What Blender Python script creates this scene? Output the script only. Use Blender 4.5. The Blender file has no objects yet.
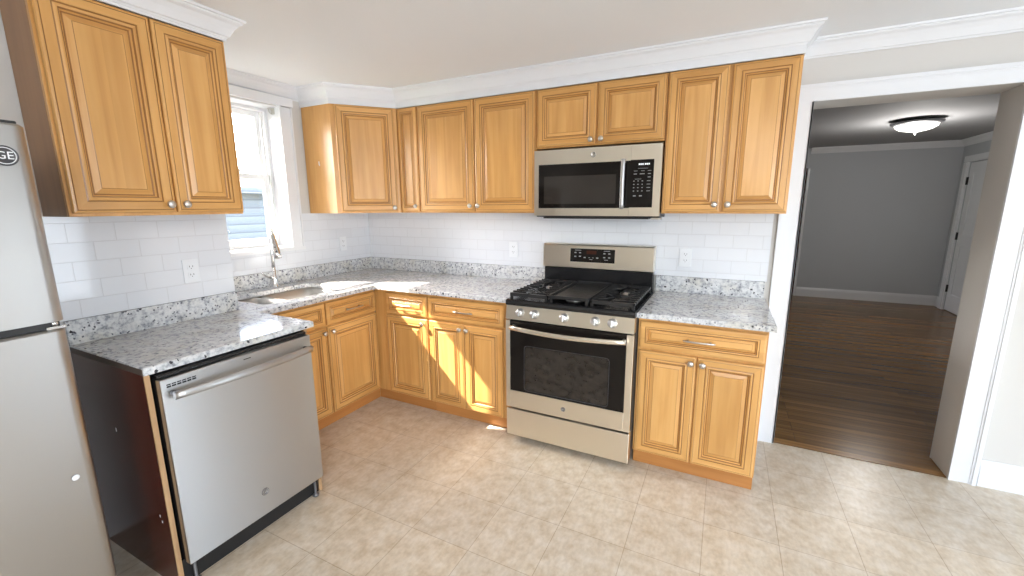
import bpy, bmesh, math, random
from mathutils import Vector, Matrix
random.seed(7)
S = bpy.context.scene
COL = S.collection
PI = math.pi

# ------------------------------------------------------------------ camera
cam_d = bpy.data.cameras.new('camera'); cam = bpy.data.objects.new('camera', cam_d); COL.objects.link(cam)
yaw, pitch, roll = 0.461, -0.1878, -0.0054
F = Vector((-math.sin(yaw)*math.cos(pitch), math.cos(yaw)*math.cos(pitch), math.sin(pitch)))
R0 = F.cross(Vector((0, 0, 1))).normalized(); U0 = R0.cross(F)
c, s = math.cos(roll), math.sin(roll)
R1 = c*R0 + s*U0; U1 = -s*R0 + c*U0
m = Matrix((R1, U1, -F)).transposed().to_4x4(); m.translation = Vector((2.8951, -2.9026, 1.4693))
cam.matrix_world = m
cam_d.sensor_width = 36; cam_d.lens = 424.25/1024*36
cam_d.shift_x = (512-512.73)/1024; cam_d.shift_y = (286.3-288)/1024
cam_d.clip_start = 0.02; cam_d.clip_end = 200
S.camera = cam

# ------------------------------------------------------------------ light and exposure
S.view_settings.view_transform = 'Standard'; S.view_settings.look = 'None'
S.view_settings.gamma = 1; S.view_settings.use_curve_mapping = False
S.view_settings.exposure = 0.0
W = bpy.data.worlds.new('sky'); S.world = W; W.use_nodes = True
nt = W.node_tree; nt.nodes.clear()
o_ = nt.nodes.new('ShaderNodeOutputWorld'); b_ = nt.nodes.new('ShaderNodeBackground'); k_ = nt.nodes.new('ShaderNodeTexSky')
SUN_DIR = Vector((1.0, 0.42, -1.02)).normalized()      # the way the light travels
k_.sky_type = 'NISHITA'; k_.sun_disc = False
k_.sun_elevation = math.asin(-SUN_DIR.z); k_.sun_rotation = math.atan2(-SUN_DIR.x, -SUN_DIR.y)
k_.air_density = 1.0; k_.dust_density = 3.0; k_.ozone_density = 1.0
mx_ = nt.nodes.new('ShaderNodeMixRGB'); mx_.inputs[0].default_value = 0.22; mx_.inputs[2].default_value = (6.2, 7.2, 8.6, 1)
nt.links.new(k_.outputs[0], mx_.inputs[1]); nt.links.new(mx_.outputs[0], b_.inputs[0]); nt.links.new(b_.outputs[0], o_.inputs[0])
b_.inputs[1].default_value = 3.4
sd = bpy.data.lights.new('sun', 'SUN'); sun = bpy.data.objects.new('sun', sd); COL.objects.link(sun)
sd.energy = 40; sd.angle = 0.009; sd.color = (1.0, 0.93, 0.82)
sun.rotation_euler = SUN_DIR.to_track_quat('-Z', 'Y').to_euler(); sun.location = (-4, -3, 6)
def area(name, loc, rot, sx, sy, power, color, portal=False, spread=PI):
    d = bpy.data.lights.new(name, 'AREA'); d.shape = 'RECTANGLE'; d.size = sx; d.size_y = sy; d.energy = power; d.color = color; d.spread = spread
    o = bpy.data.objects.new(name, d); COL.objects.link(o); o.location = loc; o.rotation_euler = rot
    if portal: d.cycles.is_portal = True
    return o
area('portal', (-0.245, -1.12, 1.665), (0, -PI/2, 0), 0.98, 0.66, 1, (1, 1, 1), portal=True)
area('portal', (6.78, -.36, .78), (0, PI/2, 0), 1.3, .64, 1, (1, 1, 1), portal=True)
area('portal', (5.1, -5.58, 1.15), (PI/2, 0, 0), 1.7, 1.9, 1, (1, 1, 1), portal=True)
area('portal', (6.78, -3.3, 1.45), (0, PI/2, 0), 1.1, 1.2, 1, (1, 1, 1), portal=True)
# daylight at the windows behind the camera, one of them an added window
area('daylight', (6.56, -.36, .78), (0, PI/2, 0), 1.2, .5, 6, (0.86, 0.93, 1.0))
area('daylight', (5.1, -5.40, 1.15), (PI/2, 0, 0), 1.6, 1.8, 34, (0.88, 0.94, 1.0))
area('daylight', (6.56, -3.3, 1.45), (0, PI/2, 0), 1.0, 1.1, 50, (0.88, 0.94, 1.0))  # fill at the added window, for fronts facing the right wall

# ------------------------------------------------------------------ materials
def mat(name, base=(.8, .8, .8), rough=.5, metal=0.0, **kw):
    m = bpy.data.materials.new(name); m.use_nodes = True
    p = m.node_tree.nodes['Principled BSDF']
    p.inputs['Base Color'].default_value = (*base, 1); p.inputs['Roughness'].default_value = rough
    p.inputs['Metallic'].default_value = metal
    for k, v in kw.items(): p.inputs[k.replace('_', ' ')].default_value = v
    return m
class NT:
    def __init__(s, m): s.t = m.node_tree; s.p = s.t.nodes['Principled BSDF']
    def n(s, kind, **kw):
        q = s.t.nodes.new('ShaderNode'+kind)
        for k, v in kw.items(): setattr(q, k, v)
        return q
    def l(s, a, b): s.t.links.new(a, b)
    def coord(s, scale=(1, 1, 1), loc=(0, 0, 0), rot=(0, 0, 0), rnd=0):
        t = s.n('TexCoord'); mp = s.n('Mapping'); mp.inputs['Scale'].default_value = scale
        mp.inputs['Location'].default_value = loc; mp.inputs['Rotation'].default_value = rot
        src = t.outputs['Object']
        if rnd:
            oi = s.n('ObjectInfo'); mu = s.n('Math', operation='MULTIPLY'); mu.inputs[1].default_value = rnd
            s.l(oi.outputs['Random'], mu.inputs[0]); ad = s.n('VectorMath', operation='ADD')
            s.l(src, ad.inputs[0]); s.l(mu.outputs[0], ad.inputs[1]); src = ad.outputs[0]
        s.l(src, mp.inputs[0]); return mp.outputs[0]
    def ramp(s, fac, stops, interp='LINEAR'):
        r = s.n('ValToRGB'); r.color_ramp.interpolation = interp
        e = r.color_ramp.elements
        while len(e) < len(stops): e.new(0.5)
        for i, (p, col) in enumerate(stops):
            e[i].position = p; e[i].color = (*col, 1) if len(col) == 3 else col
        s.l(fac, r.inputs[0]); return r.outputs[0]
    def mix(s, fac, a, b, mode='MIX'):
        q = s.n('MixRGB', blend_type=mode)
        for i, v in ((0, fac), (1, a), (2, b)):
            if hasattr(v, 'links'): s.l(v, q.inputs[i])
            elif isinstance(v, (int, float)): q.inputs[i].default_value = v
            else: q.inputs[i].default_value = (*v, 1)
        return q.outputs[0]
    def bump(s, h, st=.2, dist=.002):
        b = s.n('Bump'); b.inputs['Strength'].default_value = st; b.inputs['Distance'].default_value = dist
        s.l(h, b.inputs['Height']); s.l(b.outputs[0], s.p.inputs['Normal'])

def wood(name, vertical=True, tint=(1, 1, 1), rough=.32, dark=(.56, .28, .080), mid=(.65, .35, .112), light=(.71, .41, .150), strips=True, axis=None):
    m = mat(name, rough=rough); t = NT(m)
    sc = (26, 26, 1.6) if vertical else (1.6, 26, 26)
    v = t.coord(sc, rnd=17)
    n1 = t.n('TexNoise'); n1.inputs['Scale'].default_value = 1; n1.inputs['Detail'].default_value = 6; n1.inputs['Distortion'].default_value = .6
    t.l(v, n1.inputs[0])
    base = t.ramp(n1.outputs[0], [(.22, dark), (.5, mid), (.78, light)])
    if strips:
        v2 = t.coord((1, 1, 1), rnd=3.7); sep = t.n('SeparateXYZ'); t.l(v2, sep.inputs[0])
        dv = t.n('Math', operation='MULTIPLY'); dv.inputs[1].default_value = 1/.062
        t.l(sep.outputs[0 if vertical else 2], dv.inputs[0]); fl = t.n('Math', operation='FLOOR'); t.l(dv.outputs[0], fl.inputs[0])
        wn = t.n('TexWhiteNoise', noise_dimensions='1D'); t.l(fl.outputs[0], wn.inputs['W'])
        st = t.ramp(wn.outputs[0], [(0, (.93, .91, .88)), (1, (1.05, 1.06, 1.08))])
        base = t.mix(1.0, base, st, 'MULTIPLY')
    v3 = t.coord((3, 3, 1.2) if vertical else (1.2, 3, 3), rnd=9)
    n2 = t.n('TexNoise'); n2.inputs['Scale'].default_value = 1.4; n2.inputs['Detail'].default_value = 3; t.l(v3, n2.inputs[0])
    bl = t.ramp(n2.outputs[0], [(.3, (.88, .86, .82)), (.7, (1.08, 1.08, 1.1))])
    base = t.mix(1.0, base, bl, 'MULTIPLY'); base = t.mix(1.0, base, tint, 'MULTIPLY')
    t.l(base, t.p.inputs['Base Color']); t.bump(n1.outputs[0], .06, .001)
    t.p.inputs['Coat Weight'].default_value = .10; t.p.inputs['Coat Roughness'].default_value = .2
    return m
M = {}
M['wood_v'] = wood('maple_vertical'); M['wood_h'] = wood('maple_horizontal', False)
M['glaze'] = wood('maple_glaze', tint=(.50, .42, .36), strips=False)
M['toe'] = wood('toe_board', False, tint=(.78, .62, .52), strips=False, rough=.45)
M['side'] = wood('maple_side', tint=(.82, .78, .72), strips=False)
M['side_dark'] = wood('dark_cabinet_side', tint=(.46, .37, .28), strips=False)  # darker tint for the side of the left wall cabinet
M['endpanel'] = wood('dark_panel', dark=(.070, .014, .008), mid=(.090, .019, .010), light=(.105, .024, .012), strips=False, rough=.22)
M['endpanel'].node_tree.nodes['Principled BSDF'].inputs['Specular IOR Level'].default_value = .35; M['endpanel'].node_tree.nodes['Principled BSDF'].inputs['Coat Weight'].default_value = 0
M['edgeband'] = wood('brown_edge', dark=(.36, .21, .10), mid=(.46, .28, .14), light=(.55, .36, .19), strips=False, rough=.6)
M['white'] = mat('white_trim_paint', (.76, .77, .79), .35)
M['paint'] = mat('grey_wall_paint', (.63, .61, .58), .7)
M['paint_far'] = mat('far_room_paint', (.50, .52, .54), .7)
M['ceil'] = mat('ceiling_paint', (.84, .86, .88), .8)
M['ceil_shaded'] = mat('shaded_ceiling', (.34, .34, .345), .8)  # far room's shade put into a darker ceiling colour
M['black'] = mat('black_enamel', (.010, .010, .011), .22)
M['iron'] = mat('cast_iron', (.020, .020, .021), .26)
M['glassblack'] = mat('black_glass', (.010, .008, .007), .05, Specular_IOR_Level=.22)
M['plastic_black'] = mat('black_plastic', (.012, .012, .013), .45)
M['greymetal'] = mat('grey_metal', (.20, .20, .21), .4, .6)
M['chrome'] = mat('chrome', (.78, .78, .78), .12, 1.0)
M['nickel'] = mat('satin_nickel', (.62, .60, .57), .28, 1.0)
M['plate'] = mat('outlet_plastic', (.78, .80, .83), .35)
M['slot'] = mat('outlet_slot', (.03, .03, .03), .6)
M['mark'] = mat('printed_mark', (.34, .34, .34), .5)
M['markdark'] = mat('badge_dark', (.05, .05, .055), .35)
M['display'] = mat('oven_display', (.05, .012, .006), .1)
M['mwdigit'] = mat('display_digits', (.6, .6, .6), .5, Emission_Strength=.7); M['mwdigit'].node_tree.nodes['Principled BSDF'].inputs['Emission Color'].default_value = (.9, .95, 1, 1)
M['counterend'] = mat('counter_end_brown', (.115, .085, .068), .6)
M['hinge'] = mat('black_hinge', (.01, .01, .01), .4)
M['sash'] = mat('vinyl_sash', (.82, .82, .82), .4)
M['knobwhite'] = mat('brushed_knob', (.66, .66, .66), .3, .9)

def steel(name, base=(.56, .55, .53), rough=.27, aniso=.75, along='h'):
    m = mat(name, base, rough, 1.0); t = NT(m)
    t.p.inputs['Anisotropic'].default_value = aniso
    tg = t.n('Tangent'); tg.direction_type = 'RADIAL'; tg.axis = 'Z'
    t.l(tg.outputs[0], t.p.inputs['Tangent'])
    if along == 'h': t.p.inputs['Anisotropic Rotation'].default_value = 0.25
    return m
M['steel'] = steel('brushed_steel', (.54, .545, .555), .36, .9)
M['steel_warm'] = steel('brushed_steel_range', (.86, .80, .69), .30)
M['steel_fridge'] = steel('fridge_steel', (.43, .42, .405), .34, .0)
M['sink'] = steel('sink_steel', (.68, .67, .65), .42, .0)

# granite
m = mat('speckled_granite', rough=.10); t = NT(m); M['granite'] = m
v = t.coord((1, 1, 1))
n1 = t.n('TexNoise'); n1.inputs['Scale'].default_value = 7; n1.inputs['Detail'].default_value = 5; t.l(v, n1.inputs[0])
n2 = t.n('TexNoise'); n2.inputs['Scale'].default_value = 48; n2.inputs['Detail'].default_value = 5; n2.inputs['Roughness'].default_value = .65; t.l(v, n2.inputs[0])
base = t.ramp(n2.outputs[0], [(.30, (.20, .21, .24)), (.42, (.44, .45, .48)), (.52, (.63, .64, .65)), (.68, (.73, .73, .73))])
tan = t.ramp(n1.outputs[0], [(.48, (1, 1, 1)), (.66, (.87, .83, .75))]); base = t.mix(.8, base, tan, 'MULTIPLY')
def specks(base, scale, size, thr, ch, col):
    nz = t.n('TexNoise'); nz.inputs['Scale'].default_value = scale*1.3; t.l(v, nz.inputs[0])
    dm = t.n('VectorMath', operation='SCALE'); dm.inputs['Scale'].default_value = .8/scale; t.l(nz.outputs['Color'], dm.inputs[0])
    av = t.n('VectorMath', operation='ADD'); t.l(v, av.inputs[0]); t.l(dm.outputs[0], av.inputs[1])
    vo = t.n('TexVoronoi'); vo.inputs['Scale'].default_value = scale; t.l(av.outputs[0], vo.inputs[0])
    a = t.n('Math', operation='LESS_THAN'); a.inputs[1].default_value = size; t.l(vo.outputs['Distance'], a.inputs[0])
    sp = t.n('SeparateColor'); t.l(vo.outputs['Color'], sp.inputs[0])
    g = t.n('Math', operation='GREATER_THAN'); g.inputs[1].default_value = thr; t.l(sp.outputs[ch], g.inputs[0])
    mm = t.n('Math', operation='MULTIPLY'); t.l(a.outputs[0], mm.inputs[0]); t.l(g.outputs[0], mm.inputs[1])
    return t.mix(mm.outputs[0], base, col)
base = specks(base, 75, .33, .80, 0, (.12, .12, .14)); base = specks(base, 42, .27, .86, 1, (.03, .03, .038))
t.l(base, t.p.inputs['Base Color'])

# subway tile: (u axis, u0, z0)
def subway(name, ax, u0, z0):
    m = mat(name, rough=.08); t = NT(m)
    tc = t.n('TexCoord'); sp = t.n('SeparateXYZ'); t.l(tc.outputs['Object'], sp.inputs[0])
    cb = t.n('CombineXYZ'); a = t.n('Math', operation='SUBTRACT'); a.inputs[1].default_value = u0
    b = t.n('Math', operation='SUBTRACT'); b.inputs[1].default_value = z0
    t.l(sp.outputs[ax], a.inputs[0]); t.l(sp.outputs[2], b.inputs[0]); t.l(a.outputs[0], cb.inputs[0]); t.l(b.outputs[0], cb.inputs[1])
    br = t.n('TexBrick'); br.offset = .5; br.inputs['Scale'].default_value = 1; br.inputs['Brick Width'].default_value = .1565
    br.inputs['Row Height'].default_value = .0785; br.inputs['Mortar Size'].default_value = .0016; br.inputs['Mortar Smooth'].default_value = .35
    br.inputs['Color1'].default_value = (.76, .78, .82, 1); br.inputs['Color2'].default_value = (.74, .76, .80, 1); br.inputs['Mortar'].default_value = (.68, .69, .72, 1)
    t.l(cb.outputs[0], br.inputs[0]); t.l(br.outputs[0], t.p.inputs['Base Color'])
    inv = t.n('Math', operation='SUBTRACT'); inv.inputs[0].default_value = 1; t.l(br.outputs['Fac'], inv.inputs[1])
    t.bump(inv.outputs[0], .7, .0015)
    return m
M['tile_left'] = subway('tile_left', 1, -2.004-.0785, 1.094-.0785*3)
M['tile_back'] = subway('tile_back', 0, 2.713, 1.2085-.0785*4)
M['tile_window'] = subway('tile_window', 1, -.3, 1.2085-.0785*4)

# floor tile
m = mat('floor_tile', rough=.28); t = NT(m); M['floor'] = m
v = t.coord((1, 1, 1), loc=(-1.096+.303*20, .942+.311*40, 0))
br = t.n('TexBrick'); br.offset = 0; br.inputs['Scale'].default_value = 1; br.inputs['Brick Width'].default_value = .303
br.inputs['Row Height'].default_value = .311; br.inputs['Mortar Size'].default_value = .0016; br.inputs['Mortar Smooth'].default_value = .2
br.inputs['Color1'].default_value = (.97, .97, .97, 1); br.inputs['Color2'].default_value = (1.03, 1.02, 1.0, 1); br.inputs['Mortar'].default_value = (.70, .63, .55, 1)
t.l(v, br.inputs[0])
n1 = t.n('TexNoise'); n1.inputs['Scale'].default_value = 14; n1.inputs['Detail'].default_value = 7; n1.inputs['Roughness'].default_value = .62; t.l(t.coord(), n1.inputs[0])
base = t.ramp(n1.outputs[0], [(.34, (.54, .44, .32)), (.5, (.62, .535, .425)), (.64, (.67, .60, .51))])
n3 = t.n('TexNoise'); n3.inputs['Scale'].default_value = 60; n3.inputs['Detail'].default_value = 3; t.l(t.coord((1, .5, 1)), n3.inputs[0])
f3 = t.ramp(n3.outputs[0], [(.35, (.92, .91, .89)), (.6, (1.03, 1.03, 1.03))]); base = t.mix(1, base, f3, 'MULTIPLY')
base = t.mix(1, base, br.outputs[0], 'MULTIPLY')
t.l(base, t.p.inputs['Base Color'])
inv = t.n('Math', operation='SUBTRACT'); inv.inputs[0].default_value = 1; t.l(br.outputs['Fac'], inv.inputs[1]); t.bump(inv.outputs[0], .5, .001)

# oak strip floor
m = mat('oak_strip_floor', rough=.24); t = NT(m); M['oak'] = m
v = t.coord((1, 1, 1), loc=(20, 20, 0)); br = t.n('TexBrick'); br.offset = .37; br.offset_frequency = 3; br.inputs['Scale'].default_value = 1
br.inputs['Brick Width'].default_value = 1.3; br.inputs['Row Height'].default_value = .057; br.inputs['Mortar Size'].default_value = .0009
br.inputs['Color1'].default_value = (.72, .70, .66, 1); br.inputs['Color2'].default_value = (1.35, 1.32, 1.28, 1); br.inputs['Mortar'].default_value = (.25, .22, .2, 1)
t.l(v, br.inputs[0])
n1 = t.n('TexNoise'); n1.inputs['Scale'].default_value = 1; n1.inputs['Detail'].default_value = 7; t.l(t.coord((2.0, 45, 1)), n1.inputs[0])
base = t.ramp(n1.outputs[0], [(.3, (.13, .062, .018)), (.5, (.19, .096, .030)), (.7, (.25, .135, .046))])
base = t.mix(1, base, br.outputs[0], 'MULTIPLY'); t.l(base, t.p.inputs['Base Color'])

# window glass (thin, clear)
m = bpy.data.materials.new('window_glass'); m.use_nodes = True; M['glass'] = m
nt = m.node_tree; nt.nodes.clear(); o = nt.nodes.new('ShaderNodeOutputMaterial'); mx = nt.nodes.new('ShaderNodeMixShader')
tr = nt.nodes.new('ShaderNodeBsdfTransparent'); gl = nt.nodes.new('ShaderNodeBsdfGlossy'); gl.inputs['Roughness'].default_value = .02
lw = nt.nodes.new('ShaderNodeFresnel'); lw.inputs[0].default_value = 1.3
nt.links.new(lw.outputs[0], mx.inputs[0]); nt.links.new(tr.outputs[0], mx.inputs[1]); nt.links.new(gl.outputs[0], mx.inputs[2]); nt.links.new(mx.outputs[0], o.inputs[0])
# oven window with its dotted screen
m = mat('oven_window', (.03, .024, .02), .07); t = NT(m); M['ovenwin'] = m
ch = t.n('TexNoise'); ch.inputs['Scale'].default_value = 26; ch.inputs['Detail'].default_value = 2; t.l(t.coord((1, 1, 1.3)), ch.inputs[0])
t.l(t.ramp(ch.outputs[0], [(.35, (.014, .011, .009)), (.7, (.032, .026, .022))]), t.p.inputs['Base Color'])
M['mwwin'] = mat('microwave_window', (.035, .030, .026), .06, Specular_IOR_Level=.35)
M['lampglass'] = mat('lamp_glass', (.9, .9, .88), .3, Emission_Strength=1.7); M['lampglass'].node_tree.nodes['Principled BSDF'].inputs['Emission Color'].default_value = (1, .97, .90, 1)
M['lamprim'] = mat('lamp_rim', (.20, .20, .21), .35, .8)
# outdoor siding
m = mat('pale_siding', (.55, .58, .60), .7); t = NT(m); M['siding'] = m
wv = t.n('TexWave'); wv.wave_type = 'BANDS'; wv.bands_direction = 'Z'; wv.wave_profile = 'SAW'; wv.inputs['Scale'].default_value = 2.24; t.l(t.coord((1, 1, 1)), wv.inputs[0])
t.l(t.ramp(wv.outputs[0], [(0, (.045, .046, .048)), (.2, (.095, .097, .099)), (1, (.125, .126, .127))]), t.p.inputs['Base Color'])
M['bark'] = mat('bark', (.20, .17, .15), .8)
M['grass'] = mat('grass', (.10, .14, .05), .9)

# ------------------------------------------------------------------ mesh helpers
def box(bm, x0, x1, y0, y1, z0, z1, mi=0, bev=0):
    vs = [bm.verts.new((x, y, z)) for x in (x0, x1) for y in (y0, y1) for z in (z0, z1)]
    fs = []
    for q in ((0, 1, 3, 2), (4, 6, 7, 5), (0, 4, 5, 1), (2, 3, 7, 6), (0, 2, 6, 4), (1, 5, 7, 3)):
        f = bm.faces.new([vs[i] for i in q]); f.material_index = mi; fs.append(f)
    if bev:
        es = list({e for f in fs for e in f.edges})
        r = bmesh.ops.bevel(bm, geom=es, offset=bev, segments=2, affect='EDGES', profile=.5)
        for f in r['faces']: f.material_index = mi
    return vs
def lathe(bm, prof, seg=24, M4=None, mi=0, smooth=True):
    """prof: (radius, height) along +Z, transformed by M4"""
    M4 = M4 or Matrix(); rings = []
    for r, h in prof:
        if r < 1e-6: rings.append([bm.verts.new(M4 @ Vector((0, 0, h)))])
        else: rings.append([bm.verts.new(M4 @ Vector((r*math.cos(2*PI*i/seg), r*math.sin(2*PI*i/seg), h))) for i in range(seg)])
    for a, b in zip(rings, rings[1:]):
        for i in range(seg):
            j = (i+1) % seg
            if len(a) == 1 and len(b) == 1: continue
            if len(a) == 1: f = bm.faces.new((a[0], b[i], b[j]))
            elif len(b) == 1: f = bm.faces.new((a[i], b[0], a[j]))
            else: f = bm.faces.new((a[i], b[i], b[j], a[j]))
            f.smooth = smooth; f.material_index = mi
    for rg, rev in ((rings[0], True), (rings[-1], False)):
        if len(rg) > 1:
            f = bm.faces.new(rg[::-1] if rev else rg); f.material_index = mi
def tube(bm, pts, rad, seg=12, mi=0, flat=1.0, up=None):
    pts = [Vector(p) for p in pts]; n = len(pts)
    rads = rad if isinstance(rad, (list, tuple)) else [rad]*n
    tang = [(pts[min(i+1, n-1)]-pts[max(i-1, 0)]).normalized() for i in range(n)]
    ref = Vector(up) if up else (Vector((0, 0, 1)) if abs(tang[0].z) < .9 else Vector((1, 0, 0)))
    rings = []; a = (ref - tang[0]*ref.dot(tang[0])).normalized()
    for i in range(n):
        a = (a - tang[i]*a.dot(tang[i])).normalized(); b = tang[i].cross(a)
        rings.append([bm.verts.new(pts[i] + a*(math.cos(2*PI*k/seg)*rads[i]) + b*(math.sin(2*PI*k/seg)*rads[i]*flat)) for k in range(seg)])
    for p, q in zip(rings, rings[1:]):
        for k in range(seg):
            j = (k+1) % seg; f = bm.faces.new((p[k], p[j], q[j], q[k])); f.smooth = True; f.material_index = mi
    bm.faces.new(rings[0][::-1]).material_index = mi; bm.faces.new(rings[-1]).material_index = mi
def arc(c, r, a0, a1, n, u, v):
    c = Vector(c); u = Vector(u); v = Vector(v)
    return [c + u*(r*math.cos(a0+(a1-a0)*i/n)) + v*(r*math.sin(a0+(a1-a0)*i/n)) for i in range(n+1)]
def fix(bm): bmesh.ops.recalc_face_normals(bm, faces=bm.faces[:])
def obj(name, bm, mats, parent=None, loc=None, rotz=0, world=False):
    fix(bm); me = bpy.data.meshes.new(name)
    if parent is not None and world:
        bm.transform(parent.matrix_world.inverted())
    bm.to_mesh(me); bm.free()
    for mm in (mats if isinstance(mats, (list, tuple)) else [mats]): me.materials.append(M[mm] if isinstance(mm, str) else mm)
    o = bpy.data.objects.new(name, me); COL.objects.link(o)
    if parent is not None: o.parent = parent
    if loc is not None: o.location = loc
    o.rotation_euler.z = rotz
    return o
def tag(o, label, cat=None, group=None):
    o['label'] = label
    if cat: o['category'] = cat
    if group: o['group'] = group
    return o
def thing(name, label, cat, loc=(0, 0, 0), rotz=0, group=None):
    o = bpy.data.objects.new(name, None); COL.objects.link(o); o.location = loc; o.rotation_euler = (0, 0, rotz)
    o.empty_display_size = .1
    o.matrix_world = Matrix.Translation(loc) @ Matrix.Rotation(rotz, 4, 'Z')
    return tag(o, label, cat, group)
def struct(name, bm, mats, parent=None):
    o = obj(name, bm, mats, parent)
    if parent is None: o['kind'] = 'structure'
    return o
def B(): return bmesh.new()
def bx(*a, **k):
    b = B(); box(b, *a, **k); return b
def offset_poly(P, d):
    """P counter-clockwise; d > 0 moves inwards"""
    n = len(P); out = []
    for i in range(n):
        a, b, c_ = Vector(P[i-1]), Vector(P[i]), Vector(P[(i+1) % n])
        n1 = Vector((-(b-a).y, (b-a).x)).normalized(); n2 = Vector((-(c_-b).y, (c_-b).x)).normalized()
        k = 1+n1.dot(n2); out.append(b + (n1+n2)*(d/max(k, .2)))
    return out
def slab(bm, outer, z0, z1, holes=(), bev=.004, mi=0):
    loops = [(outer, 1)]+[(h, -1) for h in holes]
    tops = []; bots = []
    for P, sg in loops:
        Q = offset_poly(P, bev) if sg == 1 else offset_poly(P, -bev)
        r0 = [bm.verts.new((p[0], p[1], z0)) for p in P]; r1 = [bm.verts.new((p[0], p[1], z1-bev)) for p in P]; r2 = [bm.verts.new((q[0], q[1], z1)) for q in Q]
        n = len(P)
        for a, b in ((r0, r1), (r1, r2)):
            for i in range(n):
                j = (i+1) % n; bm.faces.new((a[i], a[j], b[j], b[i])).material_index = mi
        tops.append(r2); bots.append(r0)
    for rs in (tops, bots):
        es = []
        for r in rs:
            for i in range(len(r)):
                e = bm.edges.get((r[i], r[(i+1) % len(r)])) or bm.edges.new((r[i], r[(i+1) % len(r)])); es.append(e)
        rr = bmesh.ops.triangle_fill(bm, use_beauty=True, use_dissolve=False, edges=es)
        for g in rr['geom']:
            if isinstance(g, bmesh.types.BMFace): g.material_index = mi
def rrect(x0, x1, y0, y1, r, n=5):
    P = []
    for cx, cy, a in ((x1-r, y0+r, -PI/2), (x1-r, y1-r, 0), (x0+r, y1-r, PI/2), (x0+r, y0+r, PI)):
        for i in range(n+1):
            t_ = a+PI/2*i/n; P.append((cx+r*math.cos(t_), cy+r*math.sin(t_)))
    return P
def sweep(bm, path, prof, mi=0):
    """path in plan, the room on its right-hand side; prof = (out, z)"""
    P = [Vector(p) for p in path]; n = len(P); rings = []
    for i in range(n):
        ds = []
        if i > 0: ds.append((P[i]-P[i-1]).normalized())
        if i < n-1: ds.append((P[i+1]-P[i]).normalized())
        ns = [Vector((d.y, -d.x)) for d in ds]
        nn = ns[0] if len(ns) == 1 else (ns[0]+ns[1])/(1+ns[0].dot(ns[1]))
        rings.append([bm.verts.new((P[i].x+nn.x*o, P[i].y+nn.y*o, z)) for o, z in prof])
    k = len(prof)
    for a, b in zip(rings, rings[1:]):
        for i in range(k):
            j = (i+1) % k; bm.faces.new((a[i], a[j], b[j], b[i])).material_index = mi
    bm.faces.new(rings[0]); bm.faces.new(rings[-1][::-1])
def text_bm(txt, size, depth, M4):
    cu = bpy.data.curves.new('txt', 'FONT'); cu.body = txt; cu.size = size; cu.extrude = depth; cu.align_x = 'CENTER'; cu.align_y = 'CENTER'; cu.resolution_u = 2
    o = bpy.data.objects.new('txt', cu); COL.objects.link(o)
    me = bpy.data.meshes.new_from_object(o.evaluated_get(bpy.context.evaluated_depsgraph_get()))
    b = B(); b.from_mesh(me); b.transform(M4)
    bpy.data.objects.remove(o); bpy.data.curves.remove(cu); bpy.data.meshes.remove(me)
    return b
def frame(origin, xdir, ydir):
    x = Vector(xdir).normalized(); y = Vector(ydir).normalized(); z = x.cross(y)
    m = Matrix((x, y, z)).transposed().to_4x4(); m.translation = Vector(origin); return m

CEIL = 2.315
# ------------------------------------------------------------------ room shell
struct('floor', bx(-.22, 6.80, -5.6, 0.0, -.10, 0), 'floor')
struct('floor_far_room', bx(1.2, 5.95, .201, 5.45, -.10, 0), 'oak')
struct('trim_1', bx(3.262, 4.09, .001, .200, -.05, .004), 'oak')
struct('ceiling', bx(-.22, 6.80, -5.6, .12, CEIL, CEIL+.1), 'ceil')
struct('ceiling_far_room', bx(-.22, 5.95, .1205, 5.45, CEIL, CEIL+.1), 'ceil_shaded')
b = B()                                                   # wall with the sink window
WY0, WY1, WZ0, WZ1 = -1.44, -.79, 1.175, 2.165
box(b, -.24, 0, -1.534, WY0, 0, CEIL); box(b, -.24, 0, WY1, .22, 0, CEIL); box(b, -.24, 0, WY0, WY1, 0, WZ0); box(b, -.24, 0, WY0, WY1, WZ1, CEIL)
struct('wall_window', b, 'paint')
struct('wall_left', bx(-.24, .5065, -5.6, -1.534, 0, CEIL), 'paint')
DX0, DX1, DZ = 3.272, 4.083, 2.010
b = B(); box(b, 0, DX0, 0, .22, 0, CEIL); box(b, DX1, 6.80, 0, .22, 0, CEIL); box(b, DX0, DX1, 0, .22, DZ, CEIL)
struct('wall_back', b, 'paint')
b = B()                                                   # right wall with a glazed opening
box(b, 6.6, 6.8, -5.6, -3.9, 0, CEIL); box(b, 6.6, 6.8, -2.7, -.68, 0, CEIL); box(b, 6.6, 6.8, -.06, 0, 0, CEIL); box(b, 6.6, 6.8, -.68, -.06, 1.42, CEIL); box(b, 6.6, 6.8, -.68, -.06, 0, .12); box(b, 6.6, 6.8, -3.9, -2.7, 0, .9); box(b, 6.6, 6.8, -3.9, -2.7, 2.0, CEIL)
struct('wall_right', b, 'paint')
b = B(); box(b, .5065, 4.25, -5.6, -5.44, 0, CEIL); box(b, 5.95, 6.6, -5.6, -5.44, 0, CEIL); box(b, 4.25, 5.95, -5.6, -5.44, 0, .20); box(b, 4.25, 5.95, -5.6, -5.44, 2.1, CEIL)
struct('wall_rear', b, 'paint')
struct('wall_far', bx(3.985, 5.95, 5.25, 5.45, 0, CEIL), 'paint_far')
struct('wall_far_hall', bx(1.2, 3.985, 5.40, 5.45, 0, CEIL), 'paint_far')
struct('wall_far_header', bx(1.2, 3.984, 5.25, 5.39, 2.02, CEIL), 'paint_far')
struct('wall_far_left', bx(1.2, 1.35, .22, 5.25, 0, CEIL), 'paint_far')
DRY0, DRY1 = 4.22, 4.99
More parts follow.
